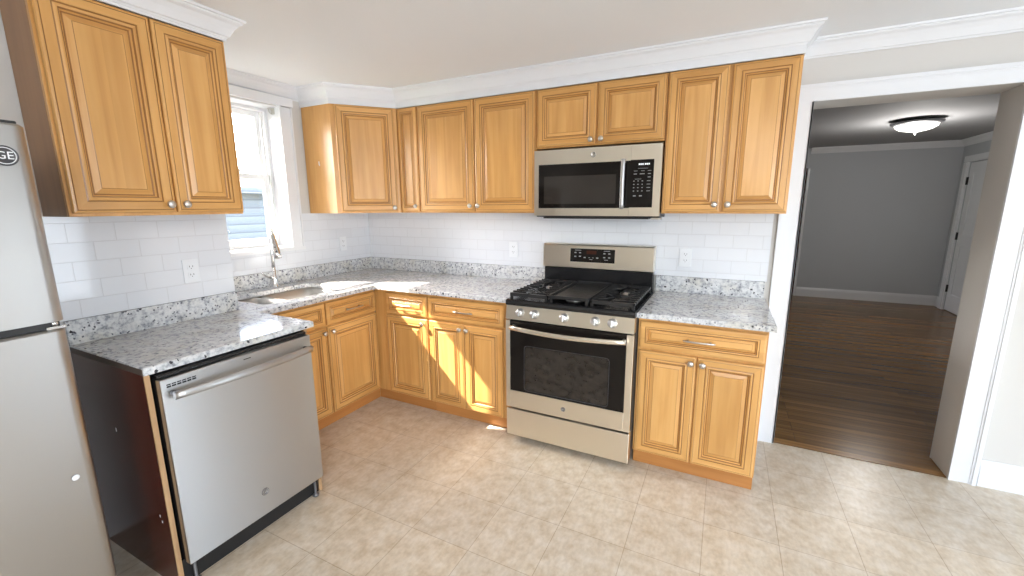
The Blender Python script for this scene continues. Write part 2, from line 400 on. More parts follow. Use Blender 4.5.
b = B(); box(b, 5.74, 5.95, .22, DRY0, 0, CEIL); box(b, 5.74, 5.95, DRY1, 5.25, 0, CEIL); box(b, 5.74, 5.95, DRY0, DRY1, 2.00, CEIL); box(b, 5.90, 5.95, DRY0, DRY1, 0, 2.0)
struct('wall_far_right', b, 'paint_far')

# tile fields on the walls
def tilefield(name, bm, mt): struct(name, bm, mt)
b = B(); box(b, .5066, .5145, -2.66, -1.534, 1.0165, 1.4365); struct('wall_left_tile', b, 'tile_left')
b = B(); box(b, .009, 1.76, -.008, -.0001, 1.0165, 1.4195); box(b, 1.76, 2.50, -.008, -.0001, .86, 1.388); box(b, 2.50, 3.144, -.008, -.0001, 1.0165, 1.4195); struct('wall_back_tile', b, 'tile_back')
b = B(); box(b, .0001, .008, -1.533, -.008, 1.0165, 1.148); box(b, .0001, .008, -.690, -.008, 1.148, 1.4195); struct('wall_window_tile', b, 'tile_window')

# crown mouldings
H = CEIL-.0005
CR = [(0, H-.085), (.007, H-.085), (.010, H-.078), (.016, H-.075), (.020, H-.066), (.030, H-.046), (.043, H-.028), (.054, H-.021), (.058, H-.016), (.058, H-.011), (.066, H-.009), (.068, H), (0, H)]
def frieze(z0): return [(-.004, z0), (.004, z0), (.004, H-.085)]+CR[1:-1]+[(-.004, H)]
def crown(name, path, prof=CR):
    b = B(); sweep(b, path, prof); struct(name, b, 'white')
crown('trim_2', [(.001, -1.5335), (.001, -.6115)])
crown('trim_3', [(.001, -.6110), (.305, -.6110), (.612, -.262), (3.178, -.262), (3.178, -.001)], frieze(2.1902))
crown('trim_4', [(3.184, -.001), (6.599, -.001)])
crown('trim_5', [(.5075, -5.43), (.5075, -2.2163)])
crown('trim_6', [(.5075, -2.2165), (.765, -2.2165), (.765, -1.580), (.5075, -1.580)], frieze(2.2192))
crown('trim_7', [(6.599, -.001), (6.599, -5.43)])
crown('trim_8', [(4.0, 5.249), (5.739, 5.249), (5.739, .24)])
crown('trim_9', [(1.352, .221), (5.739, .221)][::-1])
# baseboards
BB = [(0, 0), (.016, 0), (.016, .112), (.013, .120), (.013, .128), (.008, .138), (.006, .147), (0, .147)]
def base(name, path):
    b = B(); sweep(b, path, BB); struct(name, b, 'white')
base('baseboard_back', [(4.196, -.0008), (6.599, -.0008)])
base('baseboard_right', [(6.5992, -.02), (6.5992, -.055)])
base('baseboard_far', [(4.02, 5.2492), (5.7392, 5.2492), (5.7392, 5.12)])
base('baseboard_far_right', [(5.7392, 4.08), (5.7392, .24)])
# doorway casing
def casing_prof(bm, x0, x1, z0, z1, vertical, inner, y=0.0):
    """flat board with an inner bead and a raised outer back-band"""
    if vertical:
        w = x1-x0; a = x0 if inner == 'l' else x1; s_ = 1 if inner == 'l' else -1
        def bar(u0, u1, d): p, q = sorted((a+s_*u0, a+s_*u1)); box(bm, p, q, y-d, y-.0005, z0, z1)
        bar(0, .010, .016); bar(.010, w-.026, .013); bar(w-.026, w-.018, .018); bar(w-.018, w, .025)
    else:
        h = z1-z0
        for u0, u1, d in ((0, .010, .016), (.010, h-.026, .013), (h-.026, h-.018, .018), (h-.018, h, .025)):
            box(bm, x0+0, x1, y-d, y-.0005, z0+u0, z0+u1)
b = B()
casing_prof(b, 3.167, 3.272, 0, 2.010, True, 'r'); casing_prof(b, 4.083, 4.190, 0, 2.010, True, 'l')
casing_prof(b, 3.167, 4.190, 2.010, 2.097, False, '')
struct('trim_10', b, 'white')
# jamb lining strip on the kitchen edge of the opening
b = B(); box(b, 3.264, 3.2725, -.016, .22, .0045, 2.010); struct('trim_11', b, 'white')

# ------------------------------------------------------------------ sink window
b = B()
box(b, .0005, .020, -.783, -.700, WZ0-.0, WZ1); box(b, .020, .028, -.712, -.700, WZ0, WZ1); box(b, .0005, .024, -.796, -.783, WZ0, WZ1+.006)
box(b, .0005, .020, -1.532, -1.447, WZ0, WZ1); box(b, .0005, .024, -1.447, -1.434, WZ0, WZ1+.006)
box(b, .0005, .030, -1.532, -.690, WZ1+.006, 2.229)
box(b, .0005, .022, -1.532, -.690, 1.149, 1.1745)
win = struct('window_1', b, 'white')
# frame, tracks and sashes
def part(name, bm, mt, par): return obj(name, bm, mt, par)
b = B()
for y0, y1 in ((WY0+.001, WY0+.022), (WY1-.022, WY1-.001)): box(b, -.235, -.120, y0, y1, WZ0+.001, WZ1-.001)
box(b, -.235, -.120, WY0+.022, WY1-.022, WZ1-.026, WZ1-.001); box(b, -.235, -.120, WY0+.022, WY1-.022, WZ0+.001, WZ0+.022)
for y0, y1 in ((WY0+.022, WY0+.028), (WY1-.028, WY1-.022)):
    for x in (-.206, -.166, -.126): box(b, x, x+.005, y0, y1, WZ0+.022, WZ1-.026)
part('window_frame', b, 'sash', win)
def sash(name, x0, x1, z0, z1, st, rb, rt):
    y0, y1 = WY0+.030, WY1-.030; b = B()
    box(b, x0, x1, y0, y0+st, z0, z1, bev=.003); box(b, x0, x1, y1-st, y1, z0, z1, bev=.003)
    box(b, x0, x1, y0+st, y1-st, z0, z0+rb, bev=.003); box(b, x0, x1, y0+st, y1-st, z1-rt, z1, bev=.003)
    s_ = part(name, b, 'sash', win); xm = (x0+x1)/2
    part('pane', bx(xm-.002, xm+.002, y0+st-.002, y1-st+.002, z0+rb-.002, z1-rt+.002), 'glass', s_)
sash('upper_sash', -.200, -.170, 1.665, WZ1-.028, .035, .032, .035)
sash('lower_sash', -.160, -.130, WZ0+.024, 1.700, .040, .045, .035)
b = B(); box(b, -.129, -.112, -1.15, -1.08, 1.676, 1.694, bev=.002); box(b, -.150, -.118, -1.135, -1.095, 1.7005, 1.712, bev=.002)
part('sash_lock', b, 'sash', win)
# painted reveal boards of the opening
b = B(); box(b, -.119, -.0005, WY1-.006, WY1-.0005, WZ0, WZ1); box(b, -.119, -.0005, WY0+.0005, WY0+.006, WZ0, WZ1)
box(b, -.119, -.0005, WY0+.006, WY1-.006, WZ1-.006, WZ1-.0005); box(b, -.119, .0, WY0+.006, WY1-.006, WZ0+.0005, WZ0+.008)
part('window_reveal', b, 'white', win)
# blind bracket left on the reveal
t_ = thing('blind_bracket', 'small metal blind bracket high on the window reveal above the sink', 'bracket', (-.05, -.80, 2.13))
b = B(); box(b, -.065, -.03, -.8000, -.7968, 2.115, 2.155); box(b, -.065, -.03, -.828, -.8000, 2.149, 2.153); obj('bracket_plate', b, 'nickel', t_, world=True)
b = B(); tube(b, [(-.048, -.826, 2.148), (-.048, -.828, 2.132), (-.048, -.815, 2.118), (-.048, -.806, 2.124)], .003, 8); obj('hook', b, 'nickel', t_, world=True)

# windows behind the camera, one of them added for its light
b = B(); box(b, 6.57, 6.66, -.74, -.65, .06, 1.48); box(b, 6.57, 6.66, -.09, -.03, .06, 1.48); box(b, 6.57, 6.66, -.65, -.09, 1.38, 1.48); box(b, 6.57, 6.66, -.65, -.09, .06, .17); box(b, 6.60, 6.63, -.65, -.09, .78, .82)
w2 = struct('window_2', b, 'white'); part('pane', bx(6.636, 6.642, -.66, -.08, .16, 1.39), 'glass', w2)
b = B(); box(b, 6.57, 6.66, -3.96, -3.86, .84, 2.06); box(b, 6.57, 6.66, -2.74, -2.64, .84, 2.06); box(b, 6.57, 6.66, -3.86, -2.74, .84, .94); box(b, 6.57, 6.66, -3.86, -2.74, 1.96, 2.06); box(b, 6.60, 6.63, -3.86, -2.74, 1.43, 1.47)
w4 = struct('added_window', b, 'white'); part('pane', bx(6.636, 6.642, -3.87, -2.73, .93, 1.97), 'glass', w4)  # unseen window added to brighten the left cabinet fronts
b = B(); box(b, 4.21, 4.31, -5.50, -5.42, .14, 2.16); box(b, 5.89, 5.99, -5.50, -5.42, .14, 2.16); box(b, 4.31, 5.89, -5.50, -5.42, .14, .26); box(b, 4.31, 5.89, -5.50, -5.42, 2.04, 2.16); box(b, 5.07, 5.13, -5.48, -5.45, .26, 2.04)
w3 = struct('window_3', b, 'white'); part('pane', bx(4.30, 5.90, -5.468, -5.462, .25, 2.05), 'glass', w3)

# ------------------------------------------------------------------ cabinets
PROF = [(0, .000, 0), (0, .014, 0), (.003, .018, 0), (.010, .0195, 0), (.0115, .0175, 1), (.0135, .0195, 1), (.043, .0195, 0), (.0445, .0170, 1), (.048, .0180, 1), (.054, .0205, 0),
        (.059, .0195, 0), (.061, .0150, 1), (.0635, .0150, 1), (.068, .0095, 0), (.070, .0080, 1), (.073, .0080, 1), (.092, .0150, 0), (.094, .0160, 1)]
def rp_bm(w, h, sc=1.0):
    """raised-panel front: x 0..w, z 0..h, back on y=0, front towards -y"""
    b = B(); rings = []
    for ins, dep, g in PROF:
        i = ins*sc if ins > .012 else ins
        rings.append([b.verts.new(p) for p in ((i, -dep, i), (w-i, -dep, i), (w-i, -dep, h-i), (i, -dep, h-i))])
    for k in range(len(rings)-1):
        g = PROF[k+1][2]
        for e in range(4):
            j = (e+1) % 4; f = b.faces.new((rings[k][e], rings[k][j], rings[k+1][j], rings[k+1][e]))
            f.material_index = 2 if g else (1 if e in (0, 2) else 0)
    b.faces.new(rings[0][::-1]).material_index = 0
    b.faces.new(rings[-1]).material_index = 0
    return b
def knob_bm(x, z, y=-.0195):
    b = B(); M4 = frame((x, y, z), (1, 0, 0), (0, 0, 1))     # local z -> -y
    lathe(b, [(.0075, 0), (.006, .004), (.005, .010), (.009, .014), (.0155, .018), (.0165, .022), (.014, .027), (.008, .030), (0, .031)], 20, M4)
    return b
def pull_bm(x, z, L=.15, y=-.0195):
    b = B(); h = L/2
    pts = [Vector((x-h+L*i/12, y-.022-.008*math.sin(PI*i/12), z)) for i in range(13)]
    tube(b, pts, [.0035]+[.005]*11+[.0035], 10)
    for sx in (-1, 1): tube(b, [(x+sx*h*.72, y, z), (x+sx*h*.72, y-.025, z)], .0045, 10)
    return b
def front(root, kind, x0, x1, z0, z1, d, knob=None, pull=False, sc=None, label=None):
    w = x1-x0; h = z1-z0
    if sc is None: sc = 1.0 if kind == 'door' else .62
    bm = rp_bm(w, h, sc)
    if kind == 'drawer':
        for f in bm.faces:
            if f.material_index == 0 and len(f.verts) == 4: f.material_index = 1
    o = obj(kind, bm, ['wood_v', 'wood_h', 'glaze'], root, (x0, -d-.0008, z0))
    if label: o['label'] = label
    if knob: obj('knob', knob_bm(*knob), 'nickel', o)
    if pull: obj('pull', pull_bm(w/2, h/2), 'nickel', o)
    return o
def base_cabinet(label, loc, rotz, w, fronts, d=.61, group=None, top=.884, hollow=False, toe=(0, 0)):
    r = thing('base_cabinet', label, 'cabinet', loc, rotz, group)
    b = B(); box(b, 0, w, -d+.019, -.001, .092, .66 if hollow else top)
    if hollow: box(b, 0, .018, -d+.019, -.001, .66, top); box(b, w-.018, w, -d+.019, -.001, .66, top)
    obj('body', b, 'side', r)
    b = B()                                           # face frame
    box(b, 0, w, -d, -d+.0185, .092, top, bev=.0015); obj('face_frame', b, 'wood_v', r)
    b = B(); box(b, toe[0], w+toe[1], -d+.036, -d+.052, 0.001, .0915); obj('toe_board', b, 'toe', r)
    for f in fronts: front(r, **f, d=d)
    return r
def ff(kind, x0, x1, z0, z1, **k): return dict(kind=kind, x0=x0, x1=x1, z0=z0, z1=z1, **k)
DRZ0, DRZ1, DZ0, DZ1 = .712, .858, .100, .697
base_cabinet('maple sink base cabinet under the window, beside the dishwasher', (.0, -1.530, 0), PI/2, .917,
    [ff('drawer', .015, .468, DRZ0, DRZ1, pull=False, label='blank false drawer front partly hidden by the counter'), ff('drawer', .478, .912, DRZ0, DRZ1, pull=True),
     ff('door', .015, .468, DZ0, DZ1, knob=(.425, .565)), ff('door', .478, .912, DZ0, DZ1, knob=(.030, .565))], hollow=True, toe=(0, .038))
def bcab(label, x0, x1, fr, **k):
    base_cabinet(label, (x0, 0, 0), 0, x1-x0, [dict(f, x0=f['x0']-x0, x1=f['x1']-x0) for f in fr], **k)
bcab('maple corner base cabinet with one drawer and one door, right of the inside corner', .614, 1.108,
    [ff('drawer', .742, 1.102, DRZ0, DRZ1, pull=True), ff('door', .732, 1.102, DZ0, DZ1, knob=(.338, .565), sc=.95)], toe=(-.0385, 0))
bcab('sunlit maple base cabinet with one drawer over two doors, left of the range', 1.110, 1.752,
    [ff('drawer', 1.118, 1.700, DRZ0, DRZ1, pull=True), ff('door', 1.118, 1.400, DZ0, DZ1, knob=(.258, .565), sc=.85), ff('door', 1.407, 1.690, DZ0, DZ1, knob=(.024, .565), sc=.85)])
bcab('maple base cabinet with one drawer over two doors, between range and doorway', 2.518, 3.126,
    [ff('drawer', 2.530, 3.118, DRZ0, DRZ1, pull=True), ff('door', 2.530, 2.817, DZ0, DZ1, knob=(.262, .565), sc=.88), ff('door', 2.824, 3.118, DZ0, DZ1, knob=(.024, .565), sc=.88)])

def upper_cabinet(label, loc, rotz, w, z0, z1, d, fronts, side='side'):
    r = thing('wall_cabinet', label, 'cabinet', (loc[0], loc[1], z0), rotz)
    h = z1-z0
    b = B(); box(b, 0, w, -d+.019, -.0095, 0, h); obj('body', b, side, r)
    b = B(); box(b, 0, w, -d, -d+.0185, 0, h, bev=.0015); obj('face_frame', b, 'wood_v', r)
    for f in fronts: front(r, **f, d=d)
    return r
UZ0, UZ1 = 1.42, 2.190; UD = .247; hh = UZ1-UZ0
def ucab(label, x0, x1, fr, z0=UZ0):
    upper_cabinet(label, (x0, 0), 0, x1-x0, z0, UZ1, UD, [dict(f, x0=f['x0']-x0, x1=f['x1']-x0) for f in fr])
KZ = .040
ucab('narrow single-door maple wall cabinet next to the corner cabinet', .613, .800, [ff('door', .622, .795, .010, hh-.004, knob=(.150, KZ), sc=.62)])
ucab('tall two-door maple wall cabinet left of the microwave', .802, 1.754,
    [ff('door', .808, 1.285, .010, hh-.004, knob=(.448, KZ)), ff('door', 1.296, 1.748, .010, hh-.004, knob=(.024, KZ))])
ucab('short two-door maple wall cabinet above the microwave', 1.757, 2.549,
    [ff('door', 1.766, 2.150, .008, .352, knob=(.358, .024), sc=.85), ff('door', 2.162, 2.543, .008, .352, knob=(.026, .024), sc=.85)], z0=1.830)
ucab('tall two-door maple wall cabinet between microwave and doorway', 2.552, 3.178,
    [ff('door', 2.560, 2.858, .010, hh-.004, knob=(.272, KZ), sc=.9), ff('door', 2.874, 3.172, .010, hh-.004, knob=(.024, KZ), sc=.9)])
LH = 2.219-1.4375
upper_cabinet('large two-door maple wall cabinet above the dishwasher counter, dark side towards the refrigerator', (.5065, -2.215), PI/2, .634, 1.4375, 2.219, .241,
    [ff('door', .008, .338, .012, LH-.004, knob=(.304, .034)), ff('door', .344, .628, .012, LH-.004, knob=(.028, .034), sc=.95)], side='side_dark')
# diagonal corner wall cabinet
r = thing('corner_wall_cabinet', 'diagonal corner maple wall cabinet between the window and the narrow cabinet', 'cabinet', (.01, -.01, UZ0))
P = [(.0005, -.0095), (.0095, -.6095), (.305, -.6095), (.611, -.265), (.611, -.0095)]; P[0] = (.0095, -.0095)
b = B(); slab(b, P, UZ0, UZ1, bev=.0005); obj('body', b, 'wood_v', r, world=True)
dv = Vector((.306, .3445, 0)); L = dv.length; dv.normalize(); ang = math.atan2(dv.y, dv.x)
nv = Vector((dv.y, -dv.x, 0))
DL = L-.050
bm = rp_bm(DL, hh-.014); p0 = Vector((.305, -.6095, 0))+dv*.030+nv*.001
d_ = obj('door', bm, ['wood_v', 'wood_h', 'glaze'], r, (p0.x-.01, p0.y+.01, .010), ang)
obj('knob', knob_bm(DL-.030, KZ-.01), 'nickel', d_)
b = B(); box(b, .150, .158, -.6125, -.6096, 1.775, 1.800, bev=.001); box(b, .154, .162, -.6130, -.6096, 1.768, 1.778, bev=.001); o = obj('hook', b, 'plate', r, world=True); o['label'] = 'small white hook stuck on the cabinet side'

# ------------------------------------------------------------------ worktops
SX0, SX1, SY0, SY1 = .155, .560, -1.400, -.805
J = .5065
r = thing('countertop', 'L-shaped speckled granite countertop running over dishwasher, sink base and corner', 'countertop', (.6, -.6, .886))
outer = [(.001, -1.5325), (.5075, -1.5325), (.5075, -2.2200), (1.1065, -2.2200), (1.1065, -1.523), (.675, -1.523), (.675, -.662), (1.754, -.662), (1.754, -.001), (.001, -.001)]
b = B(); slab(b, outer, .886, .914, [rrect(SX0, SX1, SY0, SY1, .05)]); obj('worktop', b, 'granite', r, world=True)
def bsplash(x0, x1, y0, y1, par):
    b = B(); box(b, x0, x1, y0, y1, .9145, 1.016, bev=.0015); obj('backsplash', b, 'granite', par, world=True)
tag(obj('brown_edge', bx(.530, 1.1015, -2.2212, -2.2203, .8862, .9095), 'counterend', r, world=True), 'dark brown strip on the end edge facing the refrigerator')  # thin dark brown strip laid over the granite end face
bsplash(.001, .022, -1.5325, -.023, r); bsplash(.001, 1.754, -.022, -.001, r); bsplash(.5075, .529, -2.2200, -1.534, r)
r = thing('countertop', 'short speckled granite countertop between the range and the doorway', 'countertop', (2.83, -.3, .886))
b = B(); slab(b, [(2.516, -.675), (3.148, -.675), (3.148, -.001), (2.516, -.001)], .886, .914); obj('worktop', b, 'granite', r, world=True)
bsplash(2.516, 3.134, -.022, -.001, r)

# ------------------------------------------------------------------ sink and faucet
r = thing('kitchen_sink', 'stainless double-bowl sink set under the granite below the window', 'sink', (.4, -1.1, .70))
def bowl(x0, x1, y0, y1, z0):
    b = B(); prof = [(0, .885), (.004, .80), (.010, z0+.03), (.035, z0), ]
    rings = []
    for ins, z in prof:
        rings.append([b.verts.new((p[0], p[1], z)) for p in rrect(x0+ins, x1-ins, y0+ins, y1-ins, max(.045-ins*.3, .02))])
    for a, c2 in zip(rings, rings[1:]):
        n = len(a)
        for i in range(n):
            f = b.faces.new((a[i], a[(i+1) % n], c2[(i+1) % n], c2[i])); f.smooth = True
    b.faces.new(rings[-1])
    o = obj('bowl', b, 'sink', r, world=True)
    md = o.modifiers.new('thick', 'SOLIDIFY'); md.thickness = .0015; md.offset = 0
    cx, cy = (x0+x1)/2, (y0+y1)/2
    b = B(); lathe(b, [(.044, .0008), (.042, .003), (.034, .0015), (.030, .001), (0, .001)], 24, Matrix.Translation((cx, cy, z0+.0005))); obj('drain', b, 'chrome', o, world=False).matrix_world = Matrix.Translation((-r.location.x, -r.location.y, -r.location.z))
bowl(SX0-.006, SX1+.006, SY0-.006, -1.205, .74); bowl(SX0-.006, SX1+.006, -1.175, SY1+.006, .70)
b = B(); box(b, SX0, SX1, -1.206, -1.174, .862, .872, bev=.003); obj('divider', b, 'sink', r, world=True)

r = thing('faucet', 'chrome pull-down kitchen faucet standing behind the sink', 'faucet', (.085, -1.01, .9145))
b = B(); lathe(b, [(.027, 0), (.027, .006), (.022, .012), (.021, .050), (.018, .075), (.0125, .085), (.0115, .14)], 24, Matrix.Translation((.085, -1.01, .9145))); obj('base', b, 'chrome', r, world=True)
hd = Vector((.075, -.035, 0)); hu = hd.normalized(); R_ = .033
c0 = Vector((.085, -1.01, 1.285)); pts = [Vector((.085, -1.01, 1.05)), Vector((.085, -1.01, 1.15))]
pts += arc(c0+hu*R_, R_, PI, .15*PI, 12, hu, (0, 0, 1))
b = B(); tube(b, pts, .0115, 14); obj('spout', b, 'chrome', r, world=True)
tip = pts[-1]; tdir = (pts[-1]-pts[-2]).normalized(); end = Vector((.205, -1.050, 1.130))
hp = [tip+(end-tip)*(i/6) for i in range(7)]
b = B(); tube(b, hp, [.014, .017, .019, .021, .023, .0245, .023], 16); h_ = obj('spray_head', b, 'chrome', r, world=True)
ax = (end-tip).normalized(); side = Vector((.78, -.62, 0)); side = (side-ax*side.dot(ax)).normalized()
b = B()
for tpos, rr in ((.60, .006), (.78, .009)):
    p = tip+(end-tip)*tpos+side*.0205
    lathe(b, [(rr, -.003), (rr, .002), (rr*.7, .004), (0, .004)], 14, frame(p, side.cross(ax), ax.cross(side).cross(side) if False else -ax) if False else Matrix.Translation(p) @ side.to_track_quat('Z', 'Y').to_matrix().to_4x4())
tag(obj('button', b, 'plastic_black', r, world=True), 'black spray buttons')
b = B(); tube(b, [(.085, -1.010, .985), (.090, -1.040, .985)], .011, 12)
tube(b, [(.090, -1.040, .985), (.100, -1.070, .995), (.112, -1.105, 1.018), (.118, -1.125, 1.035)], [.008, .006, .005, .004], 10); obj('handle', b, 'chrome', r, world=True)

# ------------------------------------------------------------------ badges
def badge(par, origin, xd, zd, rad, mt_ring='nickel', mt_face='nickel', mt_text='markdark', name='badge'):
    """round badge with a script-like monogram; xd right, zd up as seen"""
    n = Vector(xd).cross(Vector(zd)).normalized(); M4 = frame(origin, xd, zd)
    b = B(); lathe(b, [(rad, 0), (rad, .0012), (rad*.97, .002), (rad*.88, .002), (rad*.86, .0012), (0, .0012)], 28, M4)
    o = obj(name, b, mt_face, par, world=True)
    t1 = text_bm('GE', rad*1.05, .0003, frame(Vector(origin)+n*.0016, xd, zd)); obj('monogram', t1, mt_text, o).matrix_basis = Matrix()
    # same local space as the badge mesh
    o.children[0].data.transform(par.matrix_world.inverted())
    b = B(); pts = arc(Vector(origin)+n*.0018, rad*.80, 0, 2*PI, 28, xd, zd); tube(b, pts, rad*.045, 6); q = obj('ring', b, mt_text, o); q.data.transform(par.matrix_world.inverted())
    return o

# ------------------------------------------------------------------ dishwasher
XF = 1.150                                            # plane of its door
r = thing('dishwasher', 'stainless steel dishwasher under the granite counter', 'dishwasher', (.85, -1.89, 0))
b = B(); box(b, .56, 1.085, -2.186, -1.588, .10, .875); obj('tub', b, 'plastic_black', r, world=True)
def bowed(bm, y0, y1, z0, z1, x0, xf, bow, n=16, mi=0, edge=.004):
    """steel front whose face swells by bow; faces +x"""
    cols = []
    for i in range(n+1):
        t_ = i/n; y = y0+(y1-y0)*t_; e = math.sin(PI*t_)
        cols.append([bm.verts.new((x0, y, z0)), bm.verts.new((xf+bow*e, y, z0)), bm.verts.new((xf+bow*e, y, z1)), bm.verts.new((x0, y, z1))])
    for a, c2 in zip(cols, cols[1:]):
        for k in range(4):
            f = bm.faces.new((a[k], a[(k+1) % 4], c2[(k+1) % 4], c2[k])); f.material_index = mi; f.smooth = k == 1
    bm.faces.new(cols[0]); bm.faces.new(cols[-1][::-1])
b = B(); box(b, 1.118, XF, -2.196, -1.582, .112, .866, bev=.004); door = obj('door', b, 'steel', r, world=True)
b = B(); box(b, 1.090, 1.117, -2.192, -1.586, .115, .862); tag(obj('door_liner', b, 'plastic_black', r, world=True), 'black inner door')
b = B(); box(b, 1.088, 1.128, -2.192, -1.586, .867, .880, bev=.003); tag(obj('control_strip', b, 'black', r, world=True), 'glossy black top strip')
b = B(); n = 16; y0, y1, zz = -2.172, -1.604, .808
pts = [Vector((XF+.030+.022*math.sin(PI*i/n), y0+(y1-y0)*i/n, zz)) for i in range(n+1)]
tube(b, pts, .0155, 14, flat=.9)
hdl = obj('handle', b, 'steel', r, world=True)
for yy in (y0+.012, y1-.012):
    b = B(); tube(b, [(XF+.0005, yy, zz), (XF+.030, yy, zz)], .011, 14); obj('handle_mount', b, 'greymetal', r, world=True)
b = B()
for i in range(6):
    ys = -2.178+i*.0165; box(b, XF+.0003, XF+.0012, ys, ys+.0135, .843, .847); box(b, XF+.0003, XF+.0012, ys, ys+.0135, .834, .840)
tag(obj('vent', b, 'plastic_black', r, world=True), 'black slotted vent')
badge(r, (XF+.0005, -1.882, .222), (0, 1, 0), (0, 0, 1), .0165, mt_face='greymetal', mt_text='nickel')
b = B(); box(b, XF+.0003, XF+.0008, -1.902, -1.872, .846, .850); obj('marking', b, 'plastic_black', r, world=True)
b = B(); box(b, 1.078, 1.090, -2.20, -1.575, .002, .108); tag(obj('toe_panel', b, 'plastic_black', r, world=True), 'black recessed toe panel')
for yy in (-2.165, -1.605):
    b = B(); lathe(b, [(.016, 0.001), (.016, .008), (.006, .010), (.006, .098)], 14, Matrix.Translation((1.106, yy, 0))); obj('leg', b, 'greymetal', r, world=True)

t_ = thing('end_panel', 'dark reddish-brown end panel left of the dishwasher, facing the refrigerator', 'panel', (.8, -2.2135, 0))
b = B(); box(b, .509, 1.097, -2.219, -2.2035, .001, .8845); obj('board', b, 'endpanel', t_, world=True)
b = B(); box(b, 1.0972, 1.1035, -2.2195, -2.2030, .001, .8845); tag(obj('edge_strip', b, 'edgeband', t_, world=True), 'raw light wood front edge')
for x, z in ((.80, .600), (1.035, .300), (1.045, .278)):
    b = B(); box(b, x, x+.006, -2.2200, -2.2191, z, z+.010+.006*(x < 1), bev=.0004); tag(obj('paint_chip', b, 'plate', t_, world=True), 'small white chip')
t_ = thing('end_panel', 'light wood filler panel between the dishwasher and the sink cabinet', 'panel', (.8, -1.56, 0))
b = B(); box(b, .60, 1.095, -1.572, -1.556, .001, .8845); obj('board', b, 'edgeband', t_, world=True)

# ------------------------------------------------------------------ refrigerator
r = thing('refrigerator', 'stainless top-freezer refrigerator at the left edge beside the dark panel', 'refrigerator', (.87, -2.78, 0))
FY0, FY1, FXF = -3.150, -2.408, 1.200
b = B(); box(b, .53, 1.128, FY0+.004, FY1-.004, .02, 1.675, bev=.006); obj('body', b, 'greymetal', r, world=True)
def fdoor(name, z0, z1):
    b = B(); R_ = .030
    P = [(1.134, FY1), (1.134, FY0)]
    # plan outline, gently swollen front with rounded vertical edges
    out = [(1.134, FY0)] + [(FXF-R_+R_*math.cos(a)-.000, FY0+R_-R_*math.sin(a)*1.0) for a in [PI/2-PI/2*i/6 for i in range(7)]]
    n = 14
    for i in range(1, n):
        t2 = i/n; out.append((FXF+.010*math.sin(PI*t2), FY0+R_+(FY1-FY0-2*R_)*t2))
    out += [(FXF-R_+R_*math.cos(a), FY1-R_+R_*math.sin(a)) for a in [PI/2*i/6 for i in range(7)]]
    out.append((1.134, FY1))
    slab(b, out, z0, z1, bev=.006)
    for f in b.faces: f.smooth = abs(f.normal.z) < .5
    o = obj(name, b, 'steel_fridge', r, world=True)
    md = o.modifiers.new('split', 'EDGE_SPLIT'); md.split_angle = .6
    return o
fz = fdoor('freezer_door', 1.150, 1.689); fd = fdoor('fridge_door', .07, 1.127)
b = B(); box(b, 1.129, 1.133, FY0+.01, FY1-.01, .075, 1.685); box(b, 1.1335, 1.185, FY0+.02, FY1-.012, 1.128, 1.149); tag(obj('gasket', b, 'plastic_black', r, world=True), 'black gap between the two doors')
b = B(); box(b, 1.186, 1.200, FY1-.045, FY1-.004, 1.1285, 1.1365, bev=.001); lathe(b, [(.010, 0), (.010, .010), (.007, .012)], 12, Matrix.Translation((1.178, FY1-.022, 1.1365))); obj('hinge', b, 'chrome', r, world=True)
b = B(); box(b, 1.05, 1.165, FY1-.075, FY1-.008, 1.6895, 1.700, bev=.003); tag(obj('hinge_cover', b, 'plastic_black', r, world=True), 'black hinge cover on top')
b = B(); tube(b, [(FXF+.005, FY0+.05, 1.2), (FXF+.05, FY0+.05, 1.23), (FXF+.055, FY0+.05, 1.45), (FXF+.05, FY0+.05, 1.60), (FXF+.005, FY0+.05, 1.63)], .011, 12); obj('handle', b, 'steel', r, world=True)
b = B(); tube(b, [(FXF+.005, FY0+.05, 1.08), (FXF+.05, FY0+.05, 1.05), (FXF+.055, FY0+.05, .8), (FXF+.05, FY0+.05, .55), (FXF+.005, FY0+.05, .52)], .011, 12); obj('handle', b, 'steel', r, world=True)
badge(r, (FXF+.0052, -2.462, 1.604), (0, 1, 0), (0, 0, 1), .026, mt_face='markdark', mt_text='plate')
b = B(); lathe(b, [(.009, 0), (.009, .0015), (.005, .0022), (0, .0022)], 16, frame((FXF+.0048, -2.461, .673), (0, 1, 0), (0, 0, 1))); obj('sticker', b, 'plate', r, world=True)
b = B(); box(b, .60, 1.12, FY0+.02, FY1-.02, .001, .0195); tag(obj('base_grille', b, 'plastic_black', r, world=True), 'black base')

# ------------------------------------------------------------------ range
X0, X1 = 1.7575, 2.5130; XC = (X0+X1)/2
r = thing('gas_range', 'stainless gas range between the base cabinets under the microwave', 'stove', (XC, -.35, 0))
b = B(); box(b, X0+.002, X1-.002, -.655, -.030, .05, .905); tag(obj('body', b, 'greymetal', r, world=True), 'dark grey side panels')
b = B(); box(b, X0, X1, -.688, -.656, .241, .796, bev=.003); obj('door_back', b, 'plastic_black', r, world=True)
b = B(); # steel door skin: ring around the glass
GX0, GX1, GZ0, GZ1 = X0+.028, X1-.036, .352, .786
for a in ((X0, GX0, .241, .796), (GX1, X1, .241, .796), (GX0, GX1, .241, GZ0)): box(b, a[0], a[1], -.710, -.6885, a[2], a[3], bev=.0015)
dr = obj('oven_door', b, 'steel_warm', r, world=True)
b = B(); box(b, GX0+.0005, GX1-.0005, -.7090, -.6885, GZ0+.0005, .796); g_ = tag(obj('door_glass', b, 'glassblack', r, world=True), 'glossy black door glass')
